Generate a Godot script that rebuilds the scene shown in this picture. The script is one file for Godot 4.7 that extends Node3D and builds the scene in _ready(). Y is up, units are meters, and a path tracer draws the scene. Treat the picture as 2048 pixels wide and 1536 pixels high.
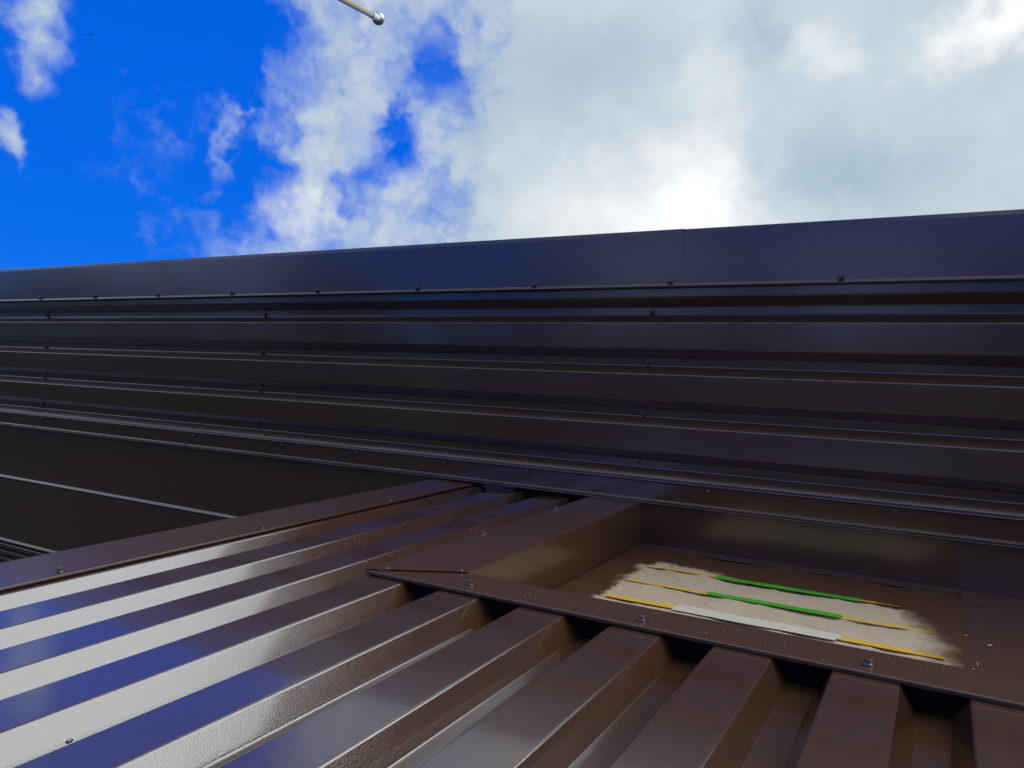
extends Node3D
# A brown ribbed metal roof seen from its eave: the clad wall behind it, a sunken tray masked with paper, sky and cloud.
# Lengths are worked out in units of the eye's height above the roof (S metres) and turned into metres by P().

const S := 0.475          # metres per unit
const HR := 3.3           # height of the roof crowns above the ground, metres
const D := 5.40           # distance of the wall face from the eye, units
const YAW := 29.374
const PITCH := -1.381
const ROLL := 1.870

var rng := RandomNumberGenerator.new()
var M := {}
var taken := {}
var wob := FastNoiseLite.new()


func P(x: float, y: float, z: float) -> Vector3:
	return Vector3(x * S, HR + (y + 1.0) * S, z * S)


# ------------------------------------------------------------------ naming

func numbered(called: String) -> String:
	if not taken.has(called):
		taken[called] = 0
		return called
	taken[called] += 1
	return "%s_%03d" % [called, taken[called]]


func thing(called: String, label: String, category: String, at: Vector3 = Vector3.ZERO, group: String = "") -> Node3D:
	var o := Node3D.new()
	o.name = numbered(called)
	add_child(o)
	o.position = at
	tag(o, label, category, group)
	return o


func tag(o: Node, label: String, category: String, group: String = "") -> void:
	o.set_meta("label", label)
	o.set_meta("category", category)
	if group != "":
		o.set_meta("group", group)


func part(called: String, st: SurfaceTool, m: Material, parent: Node3D, label: String = "") -> MeshInstance3D:
	return part_mesh(called, st.commit(), m, parent, label)


func part_mesh(called: String, mesh: Mesh, m: Material, parent: Node3D, label: String = "") -> MeshInstance3D:
	var o := MeshInstance3D.new()
	o.name = called
	o.mesh = mesh
	o.material_override = m
	o.cast_shadow = GeometryInstance3D.SHADOW_CASTING_SETTING_ON
	parent.add_child(o, true)
	if label != "":
		o.set_meta("label", label)
	return o


# ------------------------------------------------------------------ mesh helpers

func begin() -> SurfaceTool:
	var st := SurfaceTool.new()
	st.begin(Mesh.PRIMITIVE_TRIANGLES)
	return st


func vert(st: SurfaceTool, p: Vector3, n: Vector3, uv: Vector2) -> void:
	st.set_normal(n)
	st.set_uv(uv)
	st.add_vertex(p)


func quad(st: SurfaceTool, p: Array, n: Array, uv: Array) -> void:
	var fn: Vector3 = (p[1] - p[0]).cross(p[2] - p[0])
	if fn.length_squared() < 1e-16:
		fn = (p[2] - p[0]).cross(p[3] - p[0])
	var order := [0, 1, 2, 0, 2, 3]
	if fn.dot(n[0] + n[1] + n[2] + n[3]) > 0.0:
		order = [0, 2, 1, 0, 3, 2]
	for i in order:
		vert(st, p[i], n[i], uv[i])


func flat(st: SurfaceTool, a: Vector3, b: Vector3, c: Vector3, d: Vector3, n: Vector3) -> void:
	var u := (b - a).length()
	var v := (d - a).length()
	quad(st, [a, b, c, d], [n, n, n, n], [Vector2(0, 0), Vector2(u, 0), Vector2(u, v), Vector2(0, v)])


func box(st: SurfaceTool, a: Vector3, b: Vector3) -> void:
	var lo := Vector3(minf(a.x, b.x), minf(a.y, b.y), minf(a.z, b.z))
	var hi := Vector3(maxf(a.x, b.x), maxf(a.y, b.y), maxf(a.z, b.z))
	flat(st, Vector3(lo.x, lo.y, hi.z), Vector3(hi.x, lo.y, hi.z), hi, Vector3(lo.x, hi.y, hi.z), Vector3(0, 0, 1))
	flat(st, lo, Vector3(hi.x, lo.y, lo.z), Vector3(hi.x, hi.y, lo.z), Vector3(lo.x, hi.y, lo.z), Vector3(0, 0, -1))
	flat(st, lo, Vector3(lo.x, lo.y, hi.z), Vector3(lo.x, hi.y, hi.z), Vector3(lo.x, hi.y, lo.z), Vector3(-1, 0, 0))
	flat(st, Vector3(hi.x, lo.y, lo.z), Vector3(hi.x, lo.y, hi.z), hi, Vector3(hi.x, hi.y, lo.z), Vector3(1, 0, 0))
	flat(st, Vector3(lo.x, hi.y, lo.z), Vector3(lo.x, hi.y, hi.z), hi, Vector3(hi.x, hi.y, lo.z), Vector3(0, 1, 0))
	flat(st, lo, Vector3(lo.x, lo.y, hi.z), Vector3(hi.x, lo.y, hi.z), Vector3(hi.x, lo.y, lo.z), Vector3(0, -1, 0))


# a bent sheet's section: corners become arcs of radius r; returns [point, normal] pairs; side = +1 or -1 picks the face
func bend(pts: Array, r: float, side: float, seg: int = 4) -> Array:
	var out := []
	var n := pts.size()
	var dirs := []
	for i in n - 1:
		dirs.append((pts[i + 1] - pts[i]).normalized())
	var nrm := func(d: Vector2) -> Vector2: return Vector2(-d.y, d.x) * side
	out.append([pts[0], nrm.call(dirs[0])])
	for i in range(1, n - 1):
		var d0: Vector2 = dirs[i - 1]
		var d1: Vector2 = dirs[i]
		var ang := absf(d0.angle_to(d1))
		var t := r * tan(minf(ang, 2.8) * 0.5)
		t = minf(t, 0.46 * minf((pts[i] - pts[i - 1]).length(), (pts[i + 1] - pts[i]).length()))
		var a: Vector2 = pts[i] - d0 * t
		var b: Vector2 = pts[i] + d1 * t
		for k in seg + 1:
			var f := float(k) / seg
			var p: Vector2 = a.lerp(pts[i], f).lerp(pts[i].lerp(b, f), f)
			var d: Vector2 = d0.slerp(d1, f) if ang < 3.0 else d0.lerp(d1, f).normalized()
			out.append([p, nrm.call(d)])
	out.append([pts[n - 1], nrm.call(dirs[n - 2])])
	return out


# sweep a section along x (section points are z, y) or along z (section points are x, y); ends may be cut on the skew.
# The sheet is very slightly dished (wave), as rolled metal is.
func sweep(st: SurfaceTool, sec: Array, along_x: bool, from: float, to: float, steps: int, wave: float = 0.0, skew: float = 0.0, ref: float = 0.0) -> void:
	var lens := [0.0]
	for i in range(1, sec.size()):
		lens.append(lens[i - 1] + (sec[i][0] - sec[i - 1][0]).length() * S)
	var rows := []
	for k in steps + 1:
		var row := []
		for i in sec.size():
			var q: Vector2 = sec[i][0]
			var nn: Vector2 = sec[i][1]
			var s0 := from + skew * (q.x - ref)
			var s := lerpf(s0, to, float(k) / steps)
			var p: Vector3 = P(s, q.y, q.x) if along_x else P(q.x, q.y, s)
			var n3: Vector3 = Vector3(0, nn.y, nn.x) if along_x else Vector3(nn.x, nn.y, 0)
			if wave > 0.0:
				var w1 := wob.get_noise_3d(p.x * 3.0, p.y * 9.0, p.z * 9.0 if along_x else p.z * 3.0)
				var w2 := wob.get_noise_3d(p.x * 4.0 + 40.0, p.y * 9.0, p.z * 4.0 - 17.0)
				var axis: Vector3 = Vector3(1, 0, 0) if along_x else Vector3(0, 0, 1)
				n3 = (n3 + axis * w1 * wave + axis.cross(n3) * w2 * wave).normalized()
			row.append([p, n3, Vector2(s * S, lens[i])])
		rows.append(row)
	for k in steps:
		for i in sec.size() - 1:
			var a = rows[k][i]
			var b = rows[k + 1][i]
			var c = rows[k + 1][i + 1]
			var d = rows[k][i + 1]
			quad(st, [a[0], b[0], c[0], d[0]], [a[1], b[1], c[1], d[1]], [a[2], b[2], c[2], d[2]])


# a solid of revolution round y: rings of [radius, height]
func lathe(st: SurfaceTool, rings: Array, sides: int, flat_sides: bool = false, basis: Basis = Basis.IDENTITY, at: Vector3 = Vector3.ZERO) -> void:
	for i in rings.size() - 1:
		var r0: float = rings[i][0]
		var r1: float = rings[i + 1][0]
		var h0: float = rings[i][1]
		var h1: float = rings[i + 1][1]
		var sl := Vector2(h1 - h0, r0 - r1).normalized()
		for k in sides:
			var a0 := TAU * k / sides
			var a1 := TAU * (k + 1) / sides
			var am := (a0 + a1) * 0.5
			var d0 := Vector3(cos(a0), 0, sin(a0))
			var d1 := Vector3(cos(a1), 0, sin(a1))
			var n0 := d0 * sl.x + Vector3.UP * sl.y
			var n1 := d1 * sl.x + Vector3.UP * sl.y
			if flat_sides:
				n0 = Vector3(cos(am), 0, sin(am)) * sl.x + Vector3.UP * sl.y
				n1 = n0
			var p := [at + basis * (d0 * r0 + Vector3.UP * h0), at + basis * (d1 * r0 + Vector3.UP * h0), at + basis * (d1 * r1 + Vector3.UP * h1), at + basis * (d0 * r1 + Vector3.UP * h1)]
			var n := [basis * n0, basis * n1, basis * n1, basis * n0]
			quad(st, p, n, [Vector2.ZERO, Vector2(0.01, 0), Vector2(0.01, 0.01), Vector2(0, 0.01)])


# ------------------------------------------------------------------ sky

var cam_basis: Basis
var n_big := FastNoiseLite.new()
var n_mid := FastNoiseLite.new()
var n_fine := FastNoiseLite.new()


func bump(u: float, v: float, cx: float, cy: float, sx: float, sy: float, turn: float = 0.0) -> float:
	var dx := u - cx
	var dy := v - cy
	var c := cos(turn)
	var s := sin(turn)
	var a := (dx * c + dy * s) / sx
	var b := (-dx * s + dy * c) / sy
	return exp(-(a * a + b * b))


func sky_color(d: Vector3) -> Color:
	# the air
	var el := clampf(d.y, 0.0, 1.0)
	var blue := Vector3(0.001, 0.118, 0.76).lerp(Vector3(0.002, 0.075, 0.50), smoothstep(0.30, 0.75, el))
	var low := exp(-el * 6.5)
	blue = blue.lerp(Vector3(0.005, 0.22, 0.98), low * 0.8)
	blue = blue.lerp(Vector3(0.30, 0.50, 0.80), exp(-el * 45.0) * 0.8)
	if d.y < 0.0:
		return Color(0.10, 0.11, 0.11).lerp(Color(blue.x, blue.y, blue.z), clampf(1.0 + d.y * 30.0, 0.0, 1.0)).linear_to_srgb()
	# where the direction lies about the middle of the view
	var c := cam_basis.inverse() * d
	var ahead := -c.z
	var near := smoothstep(0.25, 0.55, ahead)
	var w := Vector3(n_mid.get_noise_3dv(d * 3.0 + Vector3(9, 0, 0)), n_mid.get_noise_3dv(d * 3.0 + Vector3(0, 7, 0)), n_mid.get_noise_3dv(d * 3.0 + Vector3(0, 0, 5)))
	var q := d + w * 0.035
	var big := n_big.get_noise_3dv(q)
	var mid := n_mid.get_noise_3dv(q)
	var fine := n_fine.get_noise_3dv(q)
	# open sky: scattered cloud, thicker to the right of the wall's normal
	var az := atan2(d.x, -d.z)
	var bank := 0.5 + 0.5 * cos(az - 0.75)
	var cover := -0.22 + 0.9 * smoothstep(0.42, 0.95, bank) + 0.55 * smoothstep(0.22, 0.34, el) * (1.0 - smoothstep(0.46, 0.62, el)) + 0.85 * smoothstep(0.5, 0.85, el) + big * 0.7 + mid * 0.28
	var back := smoothstep(-0.1, 0.6, d.z)
	cover += 0.55 * back * (1.0 - smoothstep(0.12, 0.24, el)) * smoothstep(0.0, 0.05, el)
	cover += 0.8 * exp(-(az + 1.85) * (az + 1.85) / 0.16) * smoothstep(0.12, 0.22, el) * (1.0 - smoothstep(0.55, 0.75, el))
	var light := 0.70 + 0.25 * smoothstep(0.6, 1.0, bank) + 0.2 * smoothstep(0.5, 0.85, el) + big * 0.18 + mid * 0.08
	if near > 0.0:
		var u := 1024.0 + 1542.5 * c.x / maxf(ahead, 0.05)
		var v := 768.0 - 1542.5 * c.y / maxf(ahead, 0.05)
		u = clampf(u, -1500.0, 4000.0)
		v = clampf(v, -2200.0, 1600.0)
		var uu := u + w.x * 60.0
		var vv := v + w.y * 60.0
		var edge := 575.0 - 95.0 * smoothstep(300.0, 480.0, vv) + 20.0 * sin(vv * 0.012)
		var b := clampf((uu - edge) / 75.0, -1.0, 1.0) * 0.47 + 0.10
		b += 0.75 * smoothstep(820.0, 1060.0, uu)
		# gaps in the bank
		b -= 0.95 * bump(uu, vv, 790, 265, 42, 75, -0.25)
		b -= 0.46 * bump(uu, vv, 905, 60, 30, 95, 0.35)
		b -= 0.50 * bump(uu, vv, 740, 345, 60, 42)
		b -= 0.42 * bump(uu, vv, 690, 410, 55, 35)
		b -= 0.28 * bump(uu, vv, 850, 150, 40, 60)
		b -= 0.40 * bump(uu, vv, 1010, 50, 45, 110)
		b += 0.22 * bump(uu, vv, 640, 150, 55, 190)
		b += 0.30 * bump(uu, vv, 620, 400, 70, 110)
		b += 0.25 * bump(uu, vv, 790, 160, 40, 60)
		# wisps in the blue
		b += 0.62 * bump(uu, vv, 440, 310, 24, 105, 0.30)
		b += 0.40 * bump(uu, vv, 480, 220, 45, 14, 0.5)
		b += 0.25 * bump(uu, vv, 545, 150, 26, 60)
		b += 0.26 * bump(uu, vv, 525, 310, 28, 75)
		b += 1.15 * bump(uu, vv, 80, 35, 88, 85)
		b += 0.62 * bump(uu, vv, 58, 150, 36, 50)
		b += 1.0 * bump(uu, vv, 0, 255, 40, 50)
		b += 0.85 * bump(uu, vv, 46, 290, 24, 62, -0.3)
		b += 0.22 * bump(uu, vv, 330, 250, 40, 90)
		b += 0.6 * bump(uu, vv, 40, -130, 80, 70)
		b += 0.6 * bump(uu, vv, 300, -190, 110, 40, 0.3)
		b += 0.6 * bump(uu, vv, -230, 0, 110, 60)
		b += 0.5 * smoothstep(-450.0, -900.0, vv)
		var solid := smoothstep(900.0, 1150.0, uu)
		b += (mid * 0.70 + fine * 0.28 + big * 0.12) * (1.0 - 0.75 * solid)
		cover = lerpf(cover, b, near)
		var l := 0.62 + 0.05 * solid
		l += 0.26 * bump(uu, vv, 1385, 385, 85, 100)
		l += 0.22 * bump(uu, vv, 1330, 470, 190, 70)
		l += 0.12 * bump(uu, vv, 1420, 200, 70, 170)
		l += 0.10 * bump(uu, vv, 1250, 420, 260, 130)
		l += 0.50 * bump(uu, vv, 2020, 20, 85, 50, -0.35)
		l += 0.26 * bump(uu, vv, 1890, 100, 80, 45, -0.4)
		l += 0.16 * bump(uu, vv, 1650, 105, 70, 50)
		l += 0.20 * bump(uu, vv, 600, 430, 80, 90)
		l -= 0.09 * bump(uu, vv, 1180, 140, 140, 130)
		l -= 0.08 * bump(uu, vv, 1530, 60, 60, 70)
		l -= 0.09 * bump(uu, vv, 1700, 350, 170, 60)
		l += big * 0.06 + mid * (0.11 - 0.05 * solid) + fine * 0.02
		light = lerpf(light, l, near)
	var dens := smoothstep(0.0, 1.0, clampf(cover * 0.78 + 0.12, 0.0, 1.0))
	light = clampf(light, 0.25, 1.05)
	var grey := Vector3(0.74, 0.97, 1.16).lerp(Vector3(0.95, 1.0, 1.04), smoothstep(0.50, 0.85, light))
	var cloud := grey * light
	var thin := blue.lerp(cloud, dens)
	# thin cloud scatters some blue
	return Color(thin.x, thin.y, thin.z).linear_to_srgb()


func make_sky() -> Image:
	for pair in [[n_big, 2.2, 3, 11], [n_mid, 5.5, 6, 23], [n_fine, 17.0, 5, 37]]:
		var n: FastNoiseLite = pair[0]
		n.noise_type = FastNoiseLite.TYPE_SIMPLEX_SMOOTH
		n.fractal_type = FastNoiseLite.FRACTAL_FBM
		n.frequency = pair[1]
		n.fractal_octaves = pair[2]
		n.fractal_gain = 0.56
		n.seed = pair[3]
	var im := Image.create(512, 256, false, Image.FORMAT_RGB8)
	for j in 256:
		var th := PI * (j + 0.5) / 256.0
		for i in 512:
			var ph := TAU * (i + 0.5) / 512.0
			im.set_pixel(i, j, sky_color(Vector3(sin(th) * sin(ph), cos(th), -sin(th) * cos(ph))))
	im.resize(4096, 2048, Image.INTERPOLATE_CUBIC)
	var i0 := int(-70.0 / 360.0 * 4096.0)
	var i1 := int(11.0 / 360.0 * 4096.0)
	var j0 := int((0.5 - 37.0 / 180.0) * 2048.0)
	var j1 := int((0.5 + 0.5 / 180.0) * 2048.0)
	for j in range(j0, j1):
		var th := PI * (j + 0.5) / 2048.0
		for i in range(i0, i1):
			var ph := TAU * (i + 0.5) / 4096.0
			im.set_pixel(posmod(i, 4096), j, sky_color(Vector3(sin(th) * sin(ph), cos(th), -sin(th) * cos(ph))))
	return im


# ------------------------------------------------------------------ materials

func lin(r: float, g: float, b: float) -> Color:
	return Color(r, g, b).linear_to_srgb()


func peel_texture(freq: float, seed_: int, strength: float, octaves: int = 3) -> ImageTexture:
	var n := FastNoiseLite.new()
	n.noise_type = FastNoiseLite.TYPE_SIMPLEX_SMOOTH
	n.fractal_type = FastNoiseLite.FRACTAL_FBM
	n.fractal_octaves = octaves
	n.fractal_gain = 0.5
	n.frequency = freq
	n.seed = seed_
	var im := n.get_seamless_image(1024, 1024)
	im.convert(Image.FORMAT_RGBA8)
	im.bump_map_to_normal_map(strength)
	return ImageTexture.create_from_image(im)


func mottle(freq: float, seed_: int, lo: Color, hi: Color) -> ImageTexture:
	var n := FastNoiseLite.new()
	n.noise_type = FastNoiseLite.TYPE_SIMPLEX_SMOOTH
	n.fractal_type = FastNoiseLite.FRACTAL_FBM
	n.fractal_octaves = 6
	n.fractal_gain = 0.62
	n.frequency = freq
	n.seed = seed_
	var im := n.get_seamless_image(512, 512)
	im.convert(Image.FORMAT_RGB8)
	for j in 512:
		for i in 512:
			im.set_pixel(i, j, lo.lerp(hi, im.get_pixel(i, j).r))
	return ImageTexture.create_from_image(im)


func paint(rough: float, peel: Texture2D, depth: float, scale: float) -> StandardMaterial3D:
	var m := StandardMaterial3D.new()
	m.albedo_color = lin(0.078, 0.036, 0.018)
	m.roughness = rough
	m.metallic_specular = 0.62
	m.clearcoat_enabled = true
	m.clearcoat = 1.0
	m.clearcoat_roughness = rough * 0.8
	m.normal_enabled = true
	m.normal_texture = peel
	m.normal_scale = depth
	m.uv1_scale = Vector3(scale, scale, scale)
	return m


func plain(c: Color, rough: float, spec: float = 0.5) -> StandardMaterial3D:
	var m := StandardMaterial3D.new()
	m.albedo_color = c
	m.roughness = rough
	m.metallic_specular = spec
	return m


func make_materials() -> void:
	var peel := peel_texture(0.035, 3, 6.0)
	M.roof = paint(0.17, peel, 0.26, 8.0)
	M.roof.roughness_texture = mottle(0.010, 8, Color(0.45, 0.45, 0.45), Color(1, 1, 1))
	M.roof.metallic_specular = 1.0
	M.roof.roughness = 0.16
	M.roof.clearcoat_roughness = 0.08
	M.roof.albedo_texture = mottle(0.012, 19, Color(0.86, 0.86, 0.86), Color(1, 1, 1))
	M.flash = paint(0.2, peel, 0.12, 5.5)
	M.wall = paint(0.2, peel, 0.08, 6.0)
	M.flash.metallic_specular = 0.5
	M.flash.clearcoat = 0.4
	M.tray = paint(0.42, peel, 0.12, 5.5)
	M.tray.clearcoat = 0.2
	M.tray.metallic_specular = 0.5
	M.screw = plain(lin(0.07, 0.042, 0.032), 0.28, 0.8)
	M.foam = plain(lin(0.012, 0.012, 0.013), 0.95, 0.1)
	M.dark = plain(lin(0.03, 0.028, 0.027), 0.7, 0.3)
	M.white = plain(lin(0.75, 0.75, 0.72), 0.4)
	M.beige = plain(lin(0.42, 0.37, 0.26), 0.4)
	M.pale = plain(lin(0.5, 0.46, 0.36), 0.6)
	M.flake = plain(lin(0.6, 0.62, 0.62), 0.5)
	var pm := StandardMaterial3D.new()
	pm.vertex_color_use_as_albedo = true
	pm.roughness = 0.75
	pm.metallic_specular = 0.3
	M.paper = pm
	var tm := StandardMaterial3D.new()
	tm.vertex_color_use_as_albedo = true
	tm.roughness = 0.45
	M.tape = tm


# ------------------------------------------------------------------ small repeated pieces

var screw_mesh: ArrayMesh
var rivet_mesh: ArrayMesh


func make_small_meshes() -> void:
	var st := begin()
	lathe(st, [[0.0078, 0.0], [0.0082, 0.0012], [0.0078, 0.0022]], 14)
	lathe(st, [[0.0074, 0.0022], [0.0070, 0.0034], [0.0052, 0.0042]], 14)
	lathe(st, [[0.0054, 0.0040], [0.0054, 0.0088], [0.0048, 0.0096]], 6, true)
	lathe(st, [[0.0048, 0.0096], [0.0, 0.0098]], 6, true)
	screw_mesh = st.commit()
	st = begin()
	lathe(st, [[0.0052, 0.0], [0.0050, 0.0012], [0.0036, 0.0024], [0.0014, 0.0029], [0.0, 0.0029]], 12)
	rivet_mesh = st.commit()


func fix(parent: Node3D, mesh: ArrayMesh, called: String, at: Vector3, up: Vector3, turn: float, size: float = 1.0) -> MeshInstance3D:
	var o := part_mesh(called, mesh, M.screw, parent)
	var b := Basis(Quaternion(Vector3.UP, up)) if up != Vector3.UP else Basis.IDENTITY
	b = b * Basis(Vector3.UP, turn) * Basis(Vector3.RIGHT, rng.randf_range(-0.05, 0.05))
	o.transform = Transform3D(b.scaled_local(Vector3.ONE * size), at)
	return o


# ------------------------------------------------------------------ the roof

const PITCH_X := 0.402
const CROWN := 0.204
const WEB := 0.049
const DEEP := 0.088


func crown_right(k: int) -> float:
	return -0.092 - PITCH_X * k


func rib_section(k_from: int, k_to: int, start_x: float, end_x: float, lift: float) -> Array:
	# from left (k_from, the larger) to right (k_to)
	var pts := [Vector2(start_x, -1.0 + lift)]
	if lift > 0.0:
		var l := crown_right(k_from) - CROWN
		pts = [Vector2(l - WEB - 0.03, -1.0 - DEEP + lift), Vector2(l - WEB, -1.0 - DEEP + lift), Vector2(l, -1.0 + lift)]
	for k in range(k_from, k_to - 1, -1):
		var r := crown_right(k)
		pts.append(Vector2(r, -1.0 + lift))
		pts.append(Vector2(r + WEB, -1.0 - DEEP + lift))
		if k > k_to:
			pts.append(Vector2(r + PITCH_X - CROWN - WEB, -1.0 - DEEP + lift))
			pts.append(Vector2(r + PITCH_X - CROWN, -1.0 + lift))
	if end_x > pts[pts.size() - 1].x + PITCH_X - CROWN - 2.0 * WEB:
		var r2 := crown_right(k_to)
		pts.append(Vector2(r2 + PITCH_X - CROWN - WEB, -1.0 - DEEP + lift))
		pts.append(Vector2(r2 + PITCH_X - CROWN, -1.0 + lift))
		pts.append(Vector2(end_x, -1.0 + lift))
	else:
		pts.append(Vector2(end_x, -1.0 - DEEP + lift))
	return bend(pts, 0.013, 1.0, 4)


func build_roof() -> void:
	var roof := thing("ribbed_metal_roofing", "brown ribbed metal roof in the foreground with flashings and a sunken tray", "roof")
	roof.set_meta("kind", "thing")
	# rolled sheets
	var st := begin()
	sweep(st, rib_section(8, 6, -3.60, -2.16, 0.0), false, 0.35, -5.385, 40, 0.012)
	part("roof_sheet", st, M.roof, roof, "long ribbed sheet running back to the wall")
	st = begin()
	sweep(st, rib_section(5, 2, -2.19, crown_right(2) + PITCH_X - CROWN - WEB - 0.004, 0.0035), false, 0.35, -2.99, 26, 0.012)
	part("roof_sheet", st, M.roof, roof)
	st = begin()
	sweep(st, rib_section(1, -2, crown_right(1) - 0.13, crown_right(-2) + PITCH_X - CROWN - WEB - 0.004, 0.007), false, 0.35, -2.99, 26, 0.012)
	part("roof_sheet", st, M.roof, roof)
	st = begin()
	sweep(st, rib_section(-3, -6, crown_right(-3) - 0.13, 2.62, 0.0105), false, 0.35, -2.99, 26, 0.012)
	part("roof_sheet", st, M.roof, roof)
	# foam blocks that close the troughs under the front flashing
	for k in range(5, -7, -1):
		var r := crown_right(k)
		var g := 0.004
		var up := -0.9935
		st = begin()
		var lo := -1.0 - DEEP + 0.014
		var f := [P(r + g, up, -2.835), P(r + PITCH_X - CROWN - g, up, -2.835), P(r + PITCH_X - CROWN - WEB - g, lo, -2.835), P(r + WEB + g, lo, -2.835)]
		var bk := []
		for p in f:
			bk.append(p + Vector3(0, 0, -0.045))
		flat(st, f[0], f[1], f[2], f[3], Vector3(0, 0, 1))
		flat(st, bk[0], bk[1], bk[2], bk[3], Vector3(0, 0, -1))
		for i in 4:
			var j := (i + 1) % 4
			var nn: Vector3 = [Vector3(0, 1, 0), Vector3(1, -0.5, 0), Vector3(0, -1, 0), Vector3(-1, -0.5, 0)][i]
			flat(st, f[i], f[j], bk[j], bk[i], nn.normalized())
		part("foam_closure", st, M.foam, roof)
	# barge flashing along the left edge
	st = begin()
	sweep(st, bend([Vector2(-3.366, -0.9965), Vector2(-3.344, -0.9945), Vector2(-3.340, -0.981), Vector2(-3.742, -0.979), Vector2(-3.742, -1.40), Vector2(-3.72, -1.42)], 0.006, -1.0, 3), false, 0.35, -5.385, 30, 0.01)
	var barge := part("barge_flashing", st, M.flash, roof, "flat brown edge flashing on the left side of the roof")
	for z in [-0.83, -1.99, -3.146, -4.316]:
		fix(barge, screw_mesh, "screw", P(-3.385, -0.9803, z), Vector3.UP, rng.randf() * TAU, 1.05)
	# front flashing along the tray
	st = begin()
	sweep(st, bend([Vector2(-2.806, -0.994), Vector2(-2.792, -0.9945), Vector2(-2.790, -0.975), Vector2(-3.030, -0.9755), Vector2(-3.034, -1.279)], 0.007, -1.0, 3), true, -2.318, 2.55, 40, 0.012, -1.708, -2.79)
	var front := part("front_flashing", st, M.flash, roof, "brown strip across the rib ends in front of the tray")
	for s in [[-1.797, -2.872], [-0.995, -2.853], [-0.193, -2.862], [0.615, -2.86], [1.42, -2.866]]:
		fix(front, screw_mesh, "screw", P(s[0], -0.9752, s[1]), Vector3.UP, rng.randf() * TAU, 1.1)
	# side flashing on the tray's left, lapped over the front one on the mitre
	st = begin()
	sweep(st, bend([Vector2(-2.325, -0.9955), Vector2(-2.318, -0.9945), Vector2(-2.316, -0.9695), Vector2(-1.907, -0.9705), Vector2(-1.903, -1.279)], 0.007, -1.0, 3), false, -2.792, -5.398, 34, 0.012, -0.585, -2.318)
	var side := part("side_flashing", st, M.flash, roof, "wide brown flashing between the long ribs and the tray")
	for s in [[-2.285, -3.78], [-2.285, -4.72]]:
		fix(side, screw_mesh, "screw", P(s[0], -0.9698, s[1]), Vector3.UP, rng.randf() * TAU, 1.0)
	for s in [[-2.245, -2.855], [-1.945, -3.03]]:
		fix(side, rivet_mesh, "rivet", P(s[0], -0.9698, s[1]), Vector3.UP, 0.0, 1.0)
	# the tray: floor and the upstand against the wall
	st = begin()
	sweep(st, bend([Vector2(-3.02, -1.278), Vector2(-5.389, -1.278), Vector2(-5.391, -1.262)], 0.004, -1.0, 3), true, -1.91, 2.6, 40, 0.012)
	part("tray", st, M.tray, roof, "sunken brown metal tray floor")
	st = begin()
	sweep(st, bend([Vector2(-5.393, -1.276), Vector2(-5.397, -0.95)], 0.006, -1.0, 3), true, -1.91, 2.6, 40, 0.014)
	part("tray_upstand", st, M.wall, roof, "dark upstand at the back of the tray, against the wall")
	st = begin()
	flat(st, P(2.6, -1.3, -3.0), P(2.6, -1.3, -5.4), P(2.6, -0.97, -5.4), P(2.6, -0.97, -3.0), Vector3(-1, 0, 0))
	part("tray_end", st, M.tray, roof)
	# the building under the roof
	st = begin()
	box(st, P(-3.66, -7.9, 0.25), P(2.75, -1.30, -5.36))
	part("outer_wall", st, M.dark, roof)
	# paint specks that dried on the ribs near the wall
	st = begin()
	for i in 80:
		var k := rng.randi_range(6, 8)
		var t := rng.randf()
		var x := crown_right(k) + WEB * t
		var z := -3.0 - 1.7 * pow(rng.randf(), 0.8)
		var n := Vector3(DEEP, WEB, 0).normalized()
		var r := rng.randf_range(0.0005, 0.0011)
		lathe(st, [[r, 0.0], [r * 0.7, r * 0.5], [0.0, r * 0.7]], 6, false, Basis(Quaternion(Vector3.UP, n)), P(x, -1.0 - DEEP * t, z) + n * 0.0001)
	for i in 34:
		var r := rng.randf_range(0.0004, 0.0009)
		lathe(st, [[r, 0.0], [r * 0.7, r * 0.5], [0.0, r * 0.7]], 6, false, Basis.IDENTITY, P(rng.randf_range(-1.9, 0.3), -0.9749, rng.randf_range(-2.81, -3.01)))
	var sp := part("paint_specks", st, M.flake, roof)
	sp.set_meta("kind", "stuff")


# ------------------------------------------------------------------ the wall behind

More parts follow.
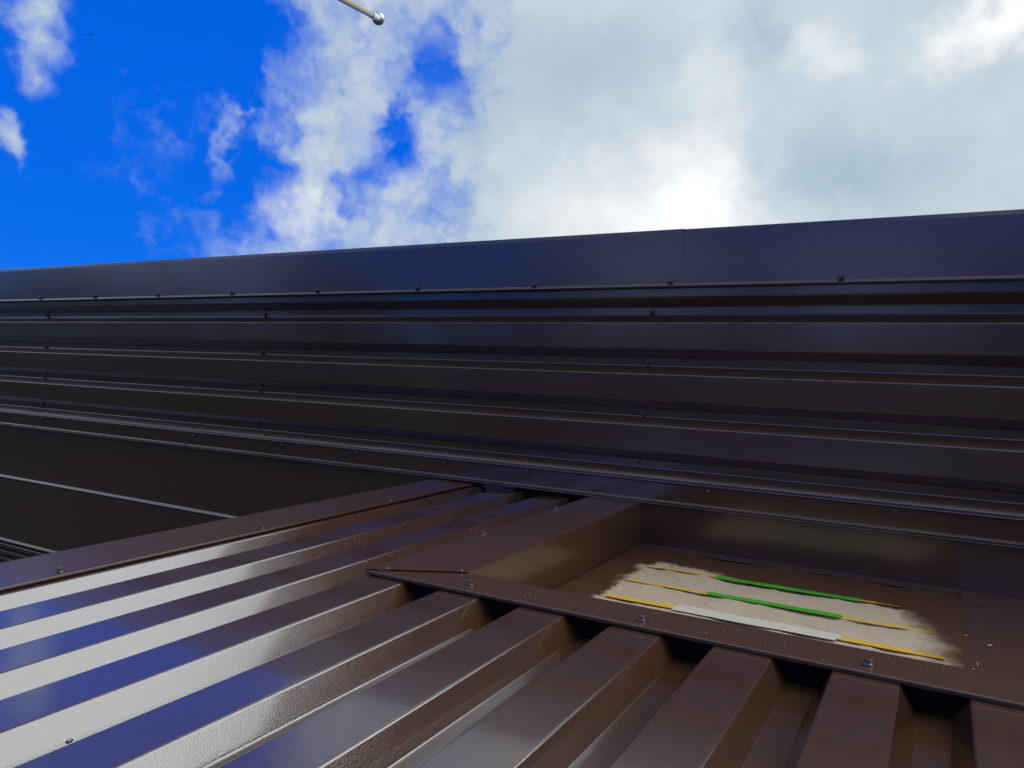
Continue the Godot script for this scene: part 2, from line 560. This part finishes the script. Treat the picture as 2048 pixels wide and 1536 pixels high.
func build_wall() -> void:
	var wall := thing("clad_wall", "tall dark brown wall clad in horizontal ribbed metal behind the roof", "wall")
	wall.set_meta("kind", "thing")
	var x0 := -19.0
	var x1 := 6.0
	# ribbed cladding in two lengths, lapped
	for half in 2:
		var dz := 0.0 if half == 0 else 0.006
		var pts := [Vector2(-D + dz, 0.640)]
		for i in 4:
			var base := 0.0979 - 0.0696 * i
			pts.append(Vector2(-D + dz, base * D))
			pts.append(Vector2(-D - 0.0685 + dz, (base - 0.0122) * D))
			pts.append(Vector2(-D - 0.0685 + dz, (base - 0.0228) * D))
			pts.append(Vector2(-D + dz, (base - 0.0344) * D))
		pts.append(Vector2(-D + dz, -0.166 * D))
		var st := begin()
		var sec := bend(pts, 0.013, -1.0, 5)
		if half == 0:
			sweep(st, sec, true, x0, -0.90, 110, 0.018)
		else:
			sweep(st, sec, true, -0.912, x1, 40, 0.018)
		var sheet := part("cladding_sheet", st, M.wall, wall, "long ribbed sheet on the left of the joint" if half == 0 else "ribbed sheet lapped on the right")
		for x in ([-17.5, -13.6, -9.70, -5.94] if half == 0 else []):
			for y in [0.431, 0.047, -0.321, -0.682]:
				fix(sheet, screw_mesh, "screw", P(x + y * 0.06, y, -D - 0.068), Vector3(0, 0, 1), rng.randf() * TAU, 1.3)
		if half == 0:
			for y in [0.427, 0.053, -0.322, -0.678]:
				fix(sheet, screw_mesh, "screw", P(-1.935 + y * 0.06, y, -D - 0.068), Vector3(0, 0, 1), rng.randf() * TAU, 1.15)
		else:
			for y in [0.427, 0.053, -0.322, -0.678]:
				fix(sheet, screw_mesh, "screw", P(2.1 + y * 0.06, y, -D - 0.062), Vector3(0, 0, 1), rng.randf() * TAU, 1.15)
	# capping along the top, in lapped lengths
	var joints := [[x0, -8.53, 0.0], [-8.56, -1.66, 0.0025], [-1.69, x1, 0.0]]
	var cap_x := [[-16.7, -15.5, -14.4, -13.2, -12.1, -10.9, -9.62], [-8.525, -7.405, -6.256, -5.115, -3.971, -2.845], [-1.745, -0.617, 0.52, 1.66, 2.8]]
	for i in 3:
		var o: float = joints[i][2]
		var st := begin()
		var z := -D + 0.05 + o
		sweep(st, bend([Vector2(-D - 0.62, 1.035 + o), Vector2(z - 0.004, 1.003 + o * 1.2), Vector2(z - 0.001, 0.975), Vector2(z, 0.618), Vector2(z + 0.018, 0.606), Vector2(z + 0.019, 0.597), Vector2(z - 0.03, 0.592)], 0.006, 1.0, 3), true, joints[i][0], joints[i][1], 50, 0.010)
		var cap := part("cap_flashing", st, M.wall, wall, ["left length of the top capping", "middle length of the top capping", "right length of the top capping"][i])
		for x in cap_x[i]:
			fix(cap, screw_mesh, "screw", P(x, 0.633, z + 0.0006), Vector3(0, 0, 1), rng.randf() * TAU, 1.3)
	# flashing at the foot
	var parts := [[x0, -3.64, 0.0], [-3.67, x1, 0.004]]
	var foot_x := [[-15.2, -13.8, -12.4, -11.0, -9.58, -8.19, -6.81, -5.54, -4.62], [-3.648, -2.854, -1.422, -0.246, 0.95, 2.1]]
	var lip_x := [[-14.0, -12.6, -11.2, -9.75, -8.34, -6.93, -5.64, -4.71], [-3.5, -2.76, -1.45, -0.15, 1.05]]
	for i in 2:
		var o: float = parts[i][2]
		var st := begin()
		var z := -D + 0.016 + o
		sweep(st, bend([Vector2(z - 0.012, -0.802), Vector2(z + 0.012, -0.796), Vector2(z + 0.014, -0.806), Vector2(z, -0.815), Vector2(z, -0.938), Vector2(z + 0.016, -0.946), Vector2(z + 0.017, -0.953), Vector2(z + 0.006, -0.957), Vector2(z + 0.018, -0.963), Vector2(z + 0.018, -0.970), Vector2(z - 0.02, -0.974)], 0.004, 1.0, 3), true, parts[i][0], parts[i][1], 60, 0.012)
		var foot := part("foot_flashing", st, M.wall, wall, ["left length of the flashing at the foot of the ribs", "right length of the flashing at the foot of the ribs"][i])
		for x in foot_x[i]:
			fix(foot, screw_mesh, "screw", P(x, -0.838, z + 0.0004), Vector3(0, 0, 1), rng.randf() * TAU, 1.15)
		for x in lip_x[i]:
			fix(foot, rivet_mesh, "rivet", P(x, -0.945, z + 0.016), Vector3(0, 0.7, 0.7).normalized(), 0.0, 1.2)
	# smooth panels lower down, seen past the left edge of the roof
	var rows := [[-0.975, -1.646], [-1.655, -2.455]]
	for i in 2:
		var st := begin()
		var z := -D - 0.02 + 0.012 * i
		sweep(st, bend([Vector2(z, rows[i][0]), Vector2(z, rows[i][1] + 0.03), Vector2(z + 0.020, rows[i][1] + 0.010), Vector2(z + 0.023, rows[i][1]), Vector2(z - 0.03, rows[i][1] - 0.004)], 0.005, 1.0, 3), true, x0, -3.0, 60, 0.012)
		part("wall_panel", st, M.wall, wall, ["upper smooth panel under the foot flashing", "lower smooth panel"][i])
	var pts := []
	var y := -2.462
	while y > -3.4:
		pts.append(Vector2(-D - 0.03, y))
		pts.append(Vector2(-D + 0.030, y - 0.022))
		pts.append(Vector2(-D + 0.032, y - 0.040))
		pts.append(Vector2(-D - 0.03, y - 0.052))
		y -= 0.088
	pts.append(Vector2(-D - 0.03, -7.94))
	var cst := begin()
	sweep(cst, bend(pts, 0.006, 1.0, 3), true, x0, -3.0, 40, 0.0)
	part("corrugated_panel", cst, M.wall, wall, "finely ribbed panel low on the wall past the roof edge")
	# what the sheets are fixed to
	var bst := begin()
	box(bst, P(x0, -7.94, -D - 0.11), P(x1, 0.98, -D - 0.60))
	part("wall_core", bst, M.dark, wall)
	# pale brackets whose ends show above the capping
	for b in [[-5.97, -5.80, "smaller pale bracket showing above the wall's top edge, left of the other"], [-4.02, -3.77, "larger pale bracket showing above the wall's top edge, right of the other"]]:
		var t := thing("roof_bracket", b[2], "bracket", P((b[0] + b[1]) * 0.5, 0.995, -D - 0.12), "brackets behind the capping")
		var st := begin()
		var hw: float = (b[1] - b[0]) * 0.5 * S
		box(st, Vector3(-hw, 0.012, -0.02), Vector3(hw, 0.0165, 0.02))
		box(st, Vector3(-hw, 0.0, -0.018), Vector3(-hw * 0.55, 0.0118, 0.018))
		part("plate", st, M.pale, t)
		st = begin()
		lathe(st, [[0.008, 0.0167], [0.008, 0.021], [0.005, 0.0225], [0.0, 0.0225]], 6, true, Basis.IDENTITY, Vector3(hw * 0.7, 0, 0))
		part("bolt", st, M.pale, t)


# ------------------------------------------------------------------ masking paper in the tray

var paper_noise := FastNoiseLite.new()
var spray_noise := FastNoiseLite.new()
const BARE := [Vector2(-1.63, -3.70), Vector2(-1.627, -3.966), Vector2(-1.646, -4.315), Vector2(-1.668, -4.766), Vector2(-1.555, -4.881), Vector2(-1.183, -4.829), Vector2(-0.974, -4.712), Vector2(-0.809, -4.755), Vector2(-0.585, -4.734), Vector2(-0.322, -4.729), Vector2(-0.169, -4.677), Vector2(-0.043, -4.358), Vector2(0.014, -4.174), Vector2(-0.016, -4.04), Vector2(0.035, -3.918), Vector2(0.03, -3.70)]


func paper_height(x: float, z: float, detail: float = 1.0) -> float:
	# long slanting folds and small crumples, in units
	var a := (x * 0.86 - z * 0.5)
	var f := 0.0
	for w in [[1.7, 0.009, 0.0], [3.9, 0.006, 3.1], [7.5, 0.003, 7.7]]:
		var n := paper_noise.get_noise_2d((x * 0.42 - z * 0.91) * w[0] * 1.6 + w[2], a * w[0] * 0.5)
		f += w[1] * detail * (1.0 - absf(n) * 6.0 if absf(n) < 0.1667 else 0.0)
	f += 0.006 * detail * paper_noise.get_noise_2d(x * 3.0, z * 3.0)
	return f


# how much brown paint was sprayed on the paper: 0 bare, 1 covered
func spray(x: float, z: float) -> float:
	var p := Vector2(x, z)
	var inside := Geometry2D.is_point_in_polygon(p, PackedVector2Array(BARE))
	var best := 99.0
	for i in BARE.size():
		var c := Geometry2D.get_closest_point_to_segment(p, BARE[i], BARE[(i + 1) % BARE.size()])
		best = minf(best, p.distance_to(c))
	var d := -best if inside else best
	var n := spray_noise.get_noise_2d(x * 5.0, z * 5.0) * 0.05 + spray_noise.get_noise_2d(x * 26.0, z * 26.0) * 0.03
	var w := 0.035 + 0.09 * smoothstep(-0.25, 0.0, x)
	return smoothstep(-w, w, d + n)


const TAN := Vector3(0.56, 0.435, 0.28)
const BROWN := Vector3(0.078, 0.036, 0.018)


func sheet_strip(xa: float, xb: float, za: float, zb: float, nx: int, nz: int, lift: float, tint: Vector3, ragged: float, sprayed: float, core: Vector3 = Vector3(-1, 0, 0)) -> SurfaceTool:
	if core.x < 0.0:
		core = tint
	var st := begin()
	var grid := []
	for j in nz + 1:
		var row := []
		for i in nx + 1:
			var fx := float(i) / nx
			var fz := float(j) / nz
			var x := lerpf(xa, xb, fx)
			var z := lerpf(za, zb, fz)
			if ragged > 0.0:
				z += ragged * paper_noise.get_noise_2d(x * 2.0 + za * 9.0, za * 31.0)
				if i == 0 or i == nx:
					x += 0.02 * paper_noise.get_noise_2d(z * 60.0, x * 7.0)
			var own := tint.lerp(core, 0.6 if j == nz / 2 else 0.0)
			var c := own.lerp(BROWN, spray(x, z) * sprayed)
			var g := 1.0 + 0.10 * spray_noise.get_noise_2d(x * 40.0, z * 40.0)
			row.append([P(x, -1.267 + paper_height(x, z, 1.0 if lift == 0.0 else 0.05) + lift, z), Color(c.x * g, c.y * g, c.z * g), Vector2(x, z)])
		grid.append(row)
	var nrm := func(i: int, j: int) -> Vector3:
		var a: Vector3 = grid[j][maxi(i - 1, 0)][0]
		var b: Vector3 = grid[j][mini(i + 1, nx)][0]
		var c: Vector3 = grid[maxi(j - 1, 0)][i][0]
		var d: Vector3 = grid[mini(j + 1, nz)][i][0]
		var n := (b - a).cross(d - c).normalized()
		return n if n.y > 0.0 else -n
	var ns := []
	for j in nz + 1:
		var row := []
		for i in nx + 1:
			row.append(nrm.call(i, j))
		ns.append(row)
	var put := func(i: int, j: int) -> void:
		st.set_normal(ns[j][i])
		st.set_color(grid[j][i][1])
		st.set_uv(grid[j][i][2])
		st.add_vertex(grid[j][i][0])
	var flip: bool = (grid[0][1][0] - grid[0][0][0]).cross(grid[1][1][0] - grid[0][0][0]).y > 0.0
	for j in nz:
		for i in nx:
			for t in ([[0, 0], [1, 1], [1, 0], [0, 0], [0, 1], [1, 1]] if flip else [[0, 0], [1, 0], [1, 1], [0, 0], [1, 1], [0, 1]]):
				put.call(i + t[0], j + t[1])
	return st


func build_paper() -> void:
	paper_noise.noise_type = FastNoiseLite.TYPE_SIMPLEX_SMOOTH
	paper_noise.frequency = 0.9
	paper_noise.fractal_type = FastNoiseLite.FRACTAL_NONE
	paper_noise.seed = 5
	spray_noise.noise_type = FastNoiseLite.TYPE_SIMPLEX_SMOOTH
	spray_noise.frequency = 0.8
	spray_noise.fractal_octaves = 4
	spray_noise.seed = 91
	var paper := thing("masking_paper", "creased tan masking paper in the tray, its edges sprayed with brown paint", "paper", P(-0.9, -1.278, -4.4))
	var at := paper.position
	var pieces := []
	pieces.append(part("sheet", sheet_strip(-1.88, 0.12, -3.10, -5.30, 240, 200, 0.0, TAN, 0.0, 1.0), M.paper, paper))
	var yellow := Vector3(0.82, 0.50, 0.05)
	var green := Vector3(0.07, 0.43, 0.018)
	var pale := Vector3(0.66, 0.64, 0.52)
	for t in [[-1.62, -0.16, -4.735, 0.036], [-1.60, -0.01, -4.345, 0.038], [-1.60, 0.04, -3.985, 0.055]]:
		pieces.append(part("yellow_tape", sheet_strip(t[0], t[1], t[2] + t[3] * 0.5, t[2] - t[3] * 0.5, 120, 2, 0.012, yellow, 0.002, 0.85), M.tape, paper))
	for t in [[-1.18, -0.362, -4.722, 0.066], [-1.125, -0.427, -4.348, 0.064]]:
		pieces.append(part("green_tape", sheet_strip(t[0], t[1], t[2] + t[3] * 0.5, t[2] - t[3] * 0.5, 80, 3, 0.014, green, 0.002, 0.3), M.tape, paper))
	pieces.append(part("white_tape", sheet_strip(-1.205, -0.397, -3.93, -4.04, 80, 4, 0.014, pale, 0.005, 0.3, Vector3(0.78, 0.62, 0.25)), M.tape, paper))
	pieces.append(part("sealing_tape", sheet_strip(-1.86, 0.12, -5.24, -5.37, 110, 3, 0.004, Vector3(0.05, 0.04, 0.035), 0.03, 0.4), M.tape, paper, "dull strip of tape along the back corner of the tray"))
	for o in pieces:
		o.position = -at
	# small litter on the bare floor beside the paper
	var bits := [
		["paint_flake", "small white flake on the tray floor, right of the paper", "flake", 0.235, -4.37, 0.012, 0.006, 0.4],
		["paint_flake", "tiny pale flake at the right edge of the masking paper", "flake", 0.135, -4.47, 0.010, 0.003, -0.2],
		["metal_shaving", "thin curled shaving on the tray floor near the front flashing", "shaving", 0.165, -4.05, 0.022, 0.0015, 1.9],
		["metal_shaving", "short shaving nearest the front flashing beside the paper", "shaving", 0.148, -3.96, 0.010, 0.0015, 1.6],
		["tape_scrap", "dark torn scrap of tape at the back of the tray", "scrap", 0.21, -5.10, 0.030, 0.008, 0.25],
	]
	for b in bits:
		var st := begin()
		var l: float = b[5]
		var w: float = b[6]
		for i in 6:
			var f0 := i / 6.0
			var f1 := (i + 1) / 6.0
			var y0 := 0.003 * sin(f0 * PI) + 0.0006
			var y1 := 0.003 * sin(f1 * PI) + 0.0006
			var k0 := w * (0.3 + 0.7 * sin(f0 * PI))
			var k1 := w * (0.3 + 0.7 * sin(f1 * PI))
			var o0 := 0.004 * sin(f0 * 3.0)
			var o1 := 0.004 * sin(f1 * 3.0)
			flat(st, Vector3((f0 - 0.5) * l, y0, o0 - k0 * 0.5), Vector3((f1 - 0.5) * l, y1, o1 - k1 * 0.5), Vector3((f1 - 0.5) * l, y1, o1 + k1 * 0.5), Vector3((f0 - 0.5) * l, y0, o0 + k0 * 0.5), Vector3.UP)
		var o := MeshInstance3D.new()
		o.name = numbered(b[0])
		o.mesh = st.commit()
		o.material_override = M.dark if b[0] == "tape_scrap" else M.flake
		add_child(o)
		o.position = P(b[3], -1.278, b[4])
		o.rotation.y = b[7]
		tag(o, b[1], b[2])


# ------------------------------------------------------------------ things around

func build_pole() -> void:
	var eye := P(0, 0, 0)
	var e := eye + Vector3(-0.58937, 0.39621, -0.70403) * 5.8
	var f := eye + Vector3(-0.61958, 0.41259, -0.66776) * 4.75
	var dir := (f - e).normalized()
	var length := (e.y - 0.0) / -dir.y
	var t := thing("overhead_pole", "beige round pole with a white collar and clear ball end, high against the sky", "pole", e + dir * length)
	var b := Basis(Quaternion(Vector3.UP, -dir))
	var st := begin()
	lathe(st, [[0.020, 0.0], [0.020, length - 0.23]], 20, false, b)
	part("shaft", st, M.beige, t)
	st = begin()
	lathe(st, [[0.0215, length - 0.23], [0.0215, length - 0.04], [0.0195, length - 0.03]], 20, false, b)
	part("collar", st, M.white, t)
	st = begin()
	lathe(st, [[0.0205, length - 0.236], [0.0222, length - 0.234], [0.0222, length - 0.226], [0.0205, length - 0.224]], 20, false, b)
	part("collar_ring", st, M.dark, t)
	var ball := SphereMesh.new()
	ball.radius = 0.043
	ball.height = 0.086
	ball.radial_segments = 28
	ball.rings = 16
	var g := StandardMaterial3D.new()
	g.albedo_color = Color(0.72, 0.76, 0.74)
	g.metallic = 0.7
	g.roughness = 0.12
	var o := part_mesh("ball_end", ball, g, t)
	o.position = -dir * length


func build_bird() -> void:
	var at := P(0, 0, 0) + Vector3(-0.80254, 0.33466, -0.4939) * 60.0
	var st := begin()
	var bs := Basis(Vector3.RIGHT, PI * 0.5)
	lathe(st, [[0.0, -0.16], [0.035, -0.10], [0.055, 0.0], [0.04, 0.10], [0.03, 0.14], [0.0, 0.18]], 8, false, bs)
	for s in [-1.0, 1.0]:
		var root := Vector3(0.04 * s, 0.02, 0.0)
		var mid := Vector3(0.16 * s, 0.09, -0.03)
		var tip := Vector3(0.30 * s, 0.04, 0.06)
		for y in [0.0, 0.008]:
			var o := Vector3(0, y, 0)
			flat(st, root + o + Vector3(0, 0, -0.06), mid + o + Vector3(0, 0, -0.05), mid + o + Vector3(0, 0, 0.06), root + o + Vector3(0, 0, 0.06), Vector3(0, 1 if y > 0 else -1, 0))
			flat(st, mid + o + Vector3(0, 0, -0.05), tip + o, tip + o + Vector3(0, 0, 0.01), mid + o + Vector3(0, 0, 0.06), Vector3(0, 1 if y > 0 else -1, 0))
	var o := MeshInstance3D.new()
	o.name = "bird"
	o.mesh = st.commit()
	o.material_override = M.dark
	add_child(o)
	o.position = at
	o.rotation = Vector3(0.2, 0.9, 0.3)
	tag(o, "tiny dark bird flying in the blue sky", "bird")


func build_tree(at: Vector3, high: float, wide: float, label: String) -> void:
	var t := thing("garden_tree", label, "tree", at, "trees behind the roof")
	var st := begin()
	lathe(st, [[0.09, 0.0], [0.06, high * 0.4], [0.02, high * 0.9]], 8)
	part("trunk", st, M.bark, t)
	st = begin()
	for i in 2600:
		var a := rng.randf() * TAU
		var h := rng.randf()
		var rr := wide * 0.5 * sqrt(rng.randf()) * (0.35 + 0.65 * sin(PI * pow(h, 0.7))) * (0.8 + 0.35 * sin(a * 3.0 + h * 9.0))
		var p := Vector3(cos(a) * rr, high * (0.12 + 0.88 * h), sin(a) * rr)
		var n := Vector3(rng.randf_range(-1, 1), rng.randf_range(0.1, 1), rng.randf_range(-1, 1)).normalized()
		var u := n.cross(Vector3(rng.randf_range(-1, 1), 0.3, rng.randf_range(-1, 1))).normalized() * rng.randf_range(0.05, 0.10)
		var v := n.cross(u) * 0.55
		flat(st, p - u, p + v, p + u, p - v, n)
	part("crown", st, M.leaf, t)


func build_surroundings() -> void:
	var g := MeshInstance3D.new()
	g.name = "ground"
	var pm := PlaneMesh.new()
	pm.size = Vector2(900, 900)
	g.mesh = pm
	var gm := plain(lin(0.055, 0.053, 0.05), 0.95, 0.2)
	gm.albedo_texture = mottle(0.02, 4, Color(0.7, 0.7, 0.68), Color(1, 1, 1))
	gm.uv1_scale = Vector3(300, 300, 300)
	g.material_override = gm
	g.set_meta("kind", "structure")
	add_child(g)
	M.leaf = plain(lin(0.10, 0.21, 0.03), 0.6)
	M.leaf_dark = plain(lin(0.035, 0.055, 0.022), 0.8)
	M.bark = plain(lin(0.08, 0.06, 0.045), 0.9)
	# trees on the far side of the yard, which the wall's paint mirrors as green patches
	var st := begin()
	for i in 15000:
		var az := rng.randf_range(-200.0, -78.0) if i % 4 else rng.randf_range(120.0, 180.0)
		var r := 34.0 + 5.0 * sin(az * 0.21) + rng.randf_range(-2.5, 2.5)
		var top := 6.6 + 1.1 * sin(az * 0.37) + 0.8 * sin(az * 0.83 + 1.0) + 0.5 * sin(az * 2.1)
		var c := Vector3(sin(deg_to_rad(az)) * r, top * sqrt(rng.randf()), -cos(deg_to_rad(az)) * r)
		var n := Vector3(rng.randf_range(-1, 1), rng.randf_range(-0.2, 1), rng.randf_range(-1, 1)).normalized()
		var u := n.cross(Vector3(rng.randf_range(-1, 1), 0.3, rng.randf_range(-1, 1))).normalized() * rng.randf_range(0.25, 0.5)
		var v := n.cross(u) * 0.6
		flat(st, c - u, c + v, c + u, c - v, n)
	var wood := MeshInstance3D.new()
	wood.name = "tree_line"
	wood.mesh = st.commit()
	wood.material_override = M.leaf_dark
	wood.set_meta("kind", "stuff")
	add_child(wood)
	tag(wood, "dark line of trees behind the viewer, mirrored low in the wall", "trees")
	var eye := P(0, 0, 0)
	build_tree(Vector3(eye.x - 6.16 * 1.9, 0, 5.6 * 1.9), 4.5, 1.9, "slim green tree behind the camera, mirrored in the wall's left part")
	build_tree(Vector3(eye.x + 0.4, 0, 15.5), 4.3, 3.4, "broad green tree behind the camera, mirrored at the wall's right end")


func build_burr() -> void:
	var st := begin()
	lathe(st, [[0.0026, 0.0], [0.0028, 0.0007], [0.0018, 0.0018], [0.0, 0.0022]], 10, false, Basis(Quaternion(Vector3.UP, Vector3(DEEP, WEB, 0).normalized())).scaled_local(Vector3(1.0, 1.0, 1.8)))
	var o := MeshInstance3D.new()
	o.name = "paint_drip"
	o.mesh = st.commit()
	o.material_override = M.roof
	add_child(o)
	o.position = P(crown_right(5) + WEB * 0.86, -1.0 - DEEP * 0.86 + 0.0035, -1.245)
	tag(o, "small brown blob of dried paint on a rib's side, lower left", "paint drip")


func _ready() -> void:
	rng.seed = 20240607
	wob.noise_type = FastNoiseLite.TYPE_SIMPLEX_SMOOTH
	wob.frequency = 1.0
	wob.seed = 77
	# camera
	var cam := Camera3D.new()
	cam.name = "camera"
	cam.keep_aspect = Camera3D.KEEP_HEIGHT
	cam.fov = 52.94
	cam.near = 0.02
	cam.far = 2000.0
	cam.position = P(0, 0, 0)
	cam.rotation_degrees = Vector3(PITCH, YAW, ROLL)
	add_child(cam)
	cam.current = true
	cam_basis = cam.basis
	# sky and light
	var env := Environment.new()
	env.background_mode = Environment.BG_SKY
	var sky := Sky.new()
	var pan := PanoramaSkyMaterial.new()
	pan.panorama = ImageTexture.create_from_image(make_sky())
	sky.sky_material = pan
	env.sky = sky
	env.tonemap_mode = Environment.TONE_MAPPER_LINEAR
	env.tonemap_exposure = 2.0
	env.background_energy_multiplier = 0.5
	env.sdfgi_enabled = true
	env.ssao_enabled = true
	env.ssil_enabled = true
	var we := WorldEnvironment.new()
	we.name = "environment"
	we.environment = env
	add_child(we)
	var sun := DirectionalLight3D.new()
	sun.name = "sun"
	sun.light_energy = 0.4
	sun.light_color = Color(0.94, 0.975, 1.0)
	sun.light_angular_distance = 62.0
	sun.shadow_enabled = true
	sun.rotation_degrees = Vector3(-40.0, 180.0 - 58.0, 0.0)   # behind thin cloud, over the wall
	add_child(sun)
	make_materials()
	make_small_meshes()
	build_surroundings()
	build_wall()
	build_roof()
	build_paper()
	build_pole()
	build_bird()
	build_burr()
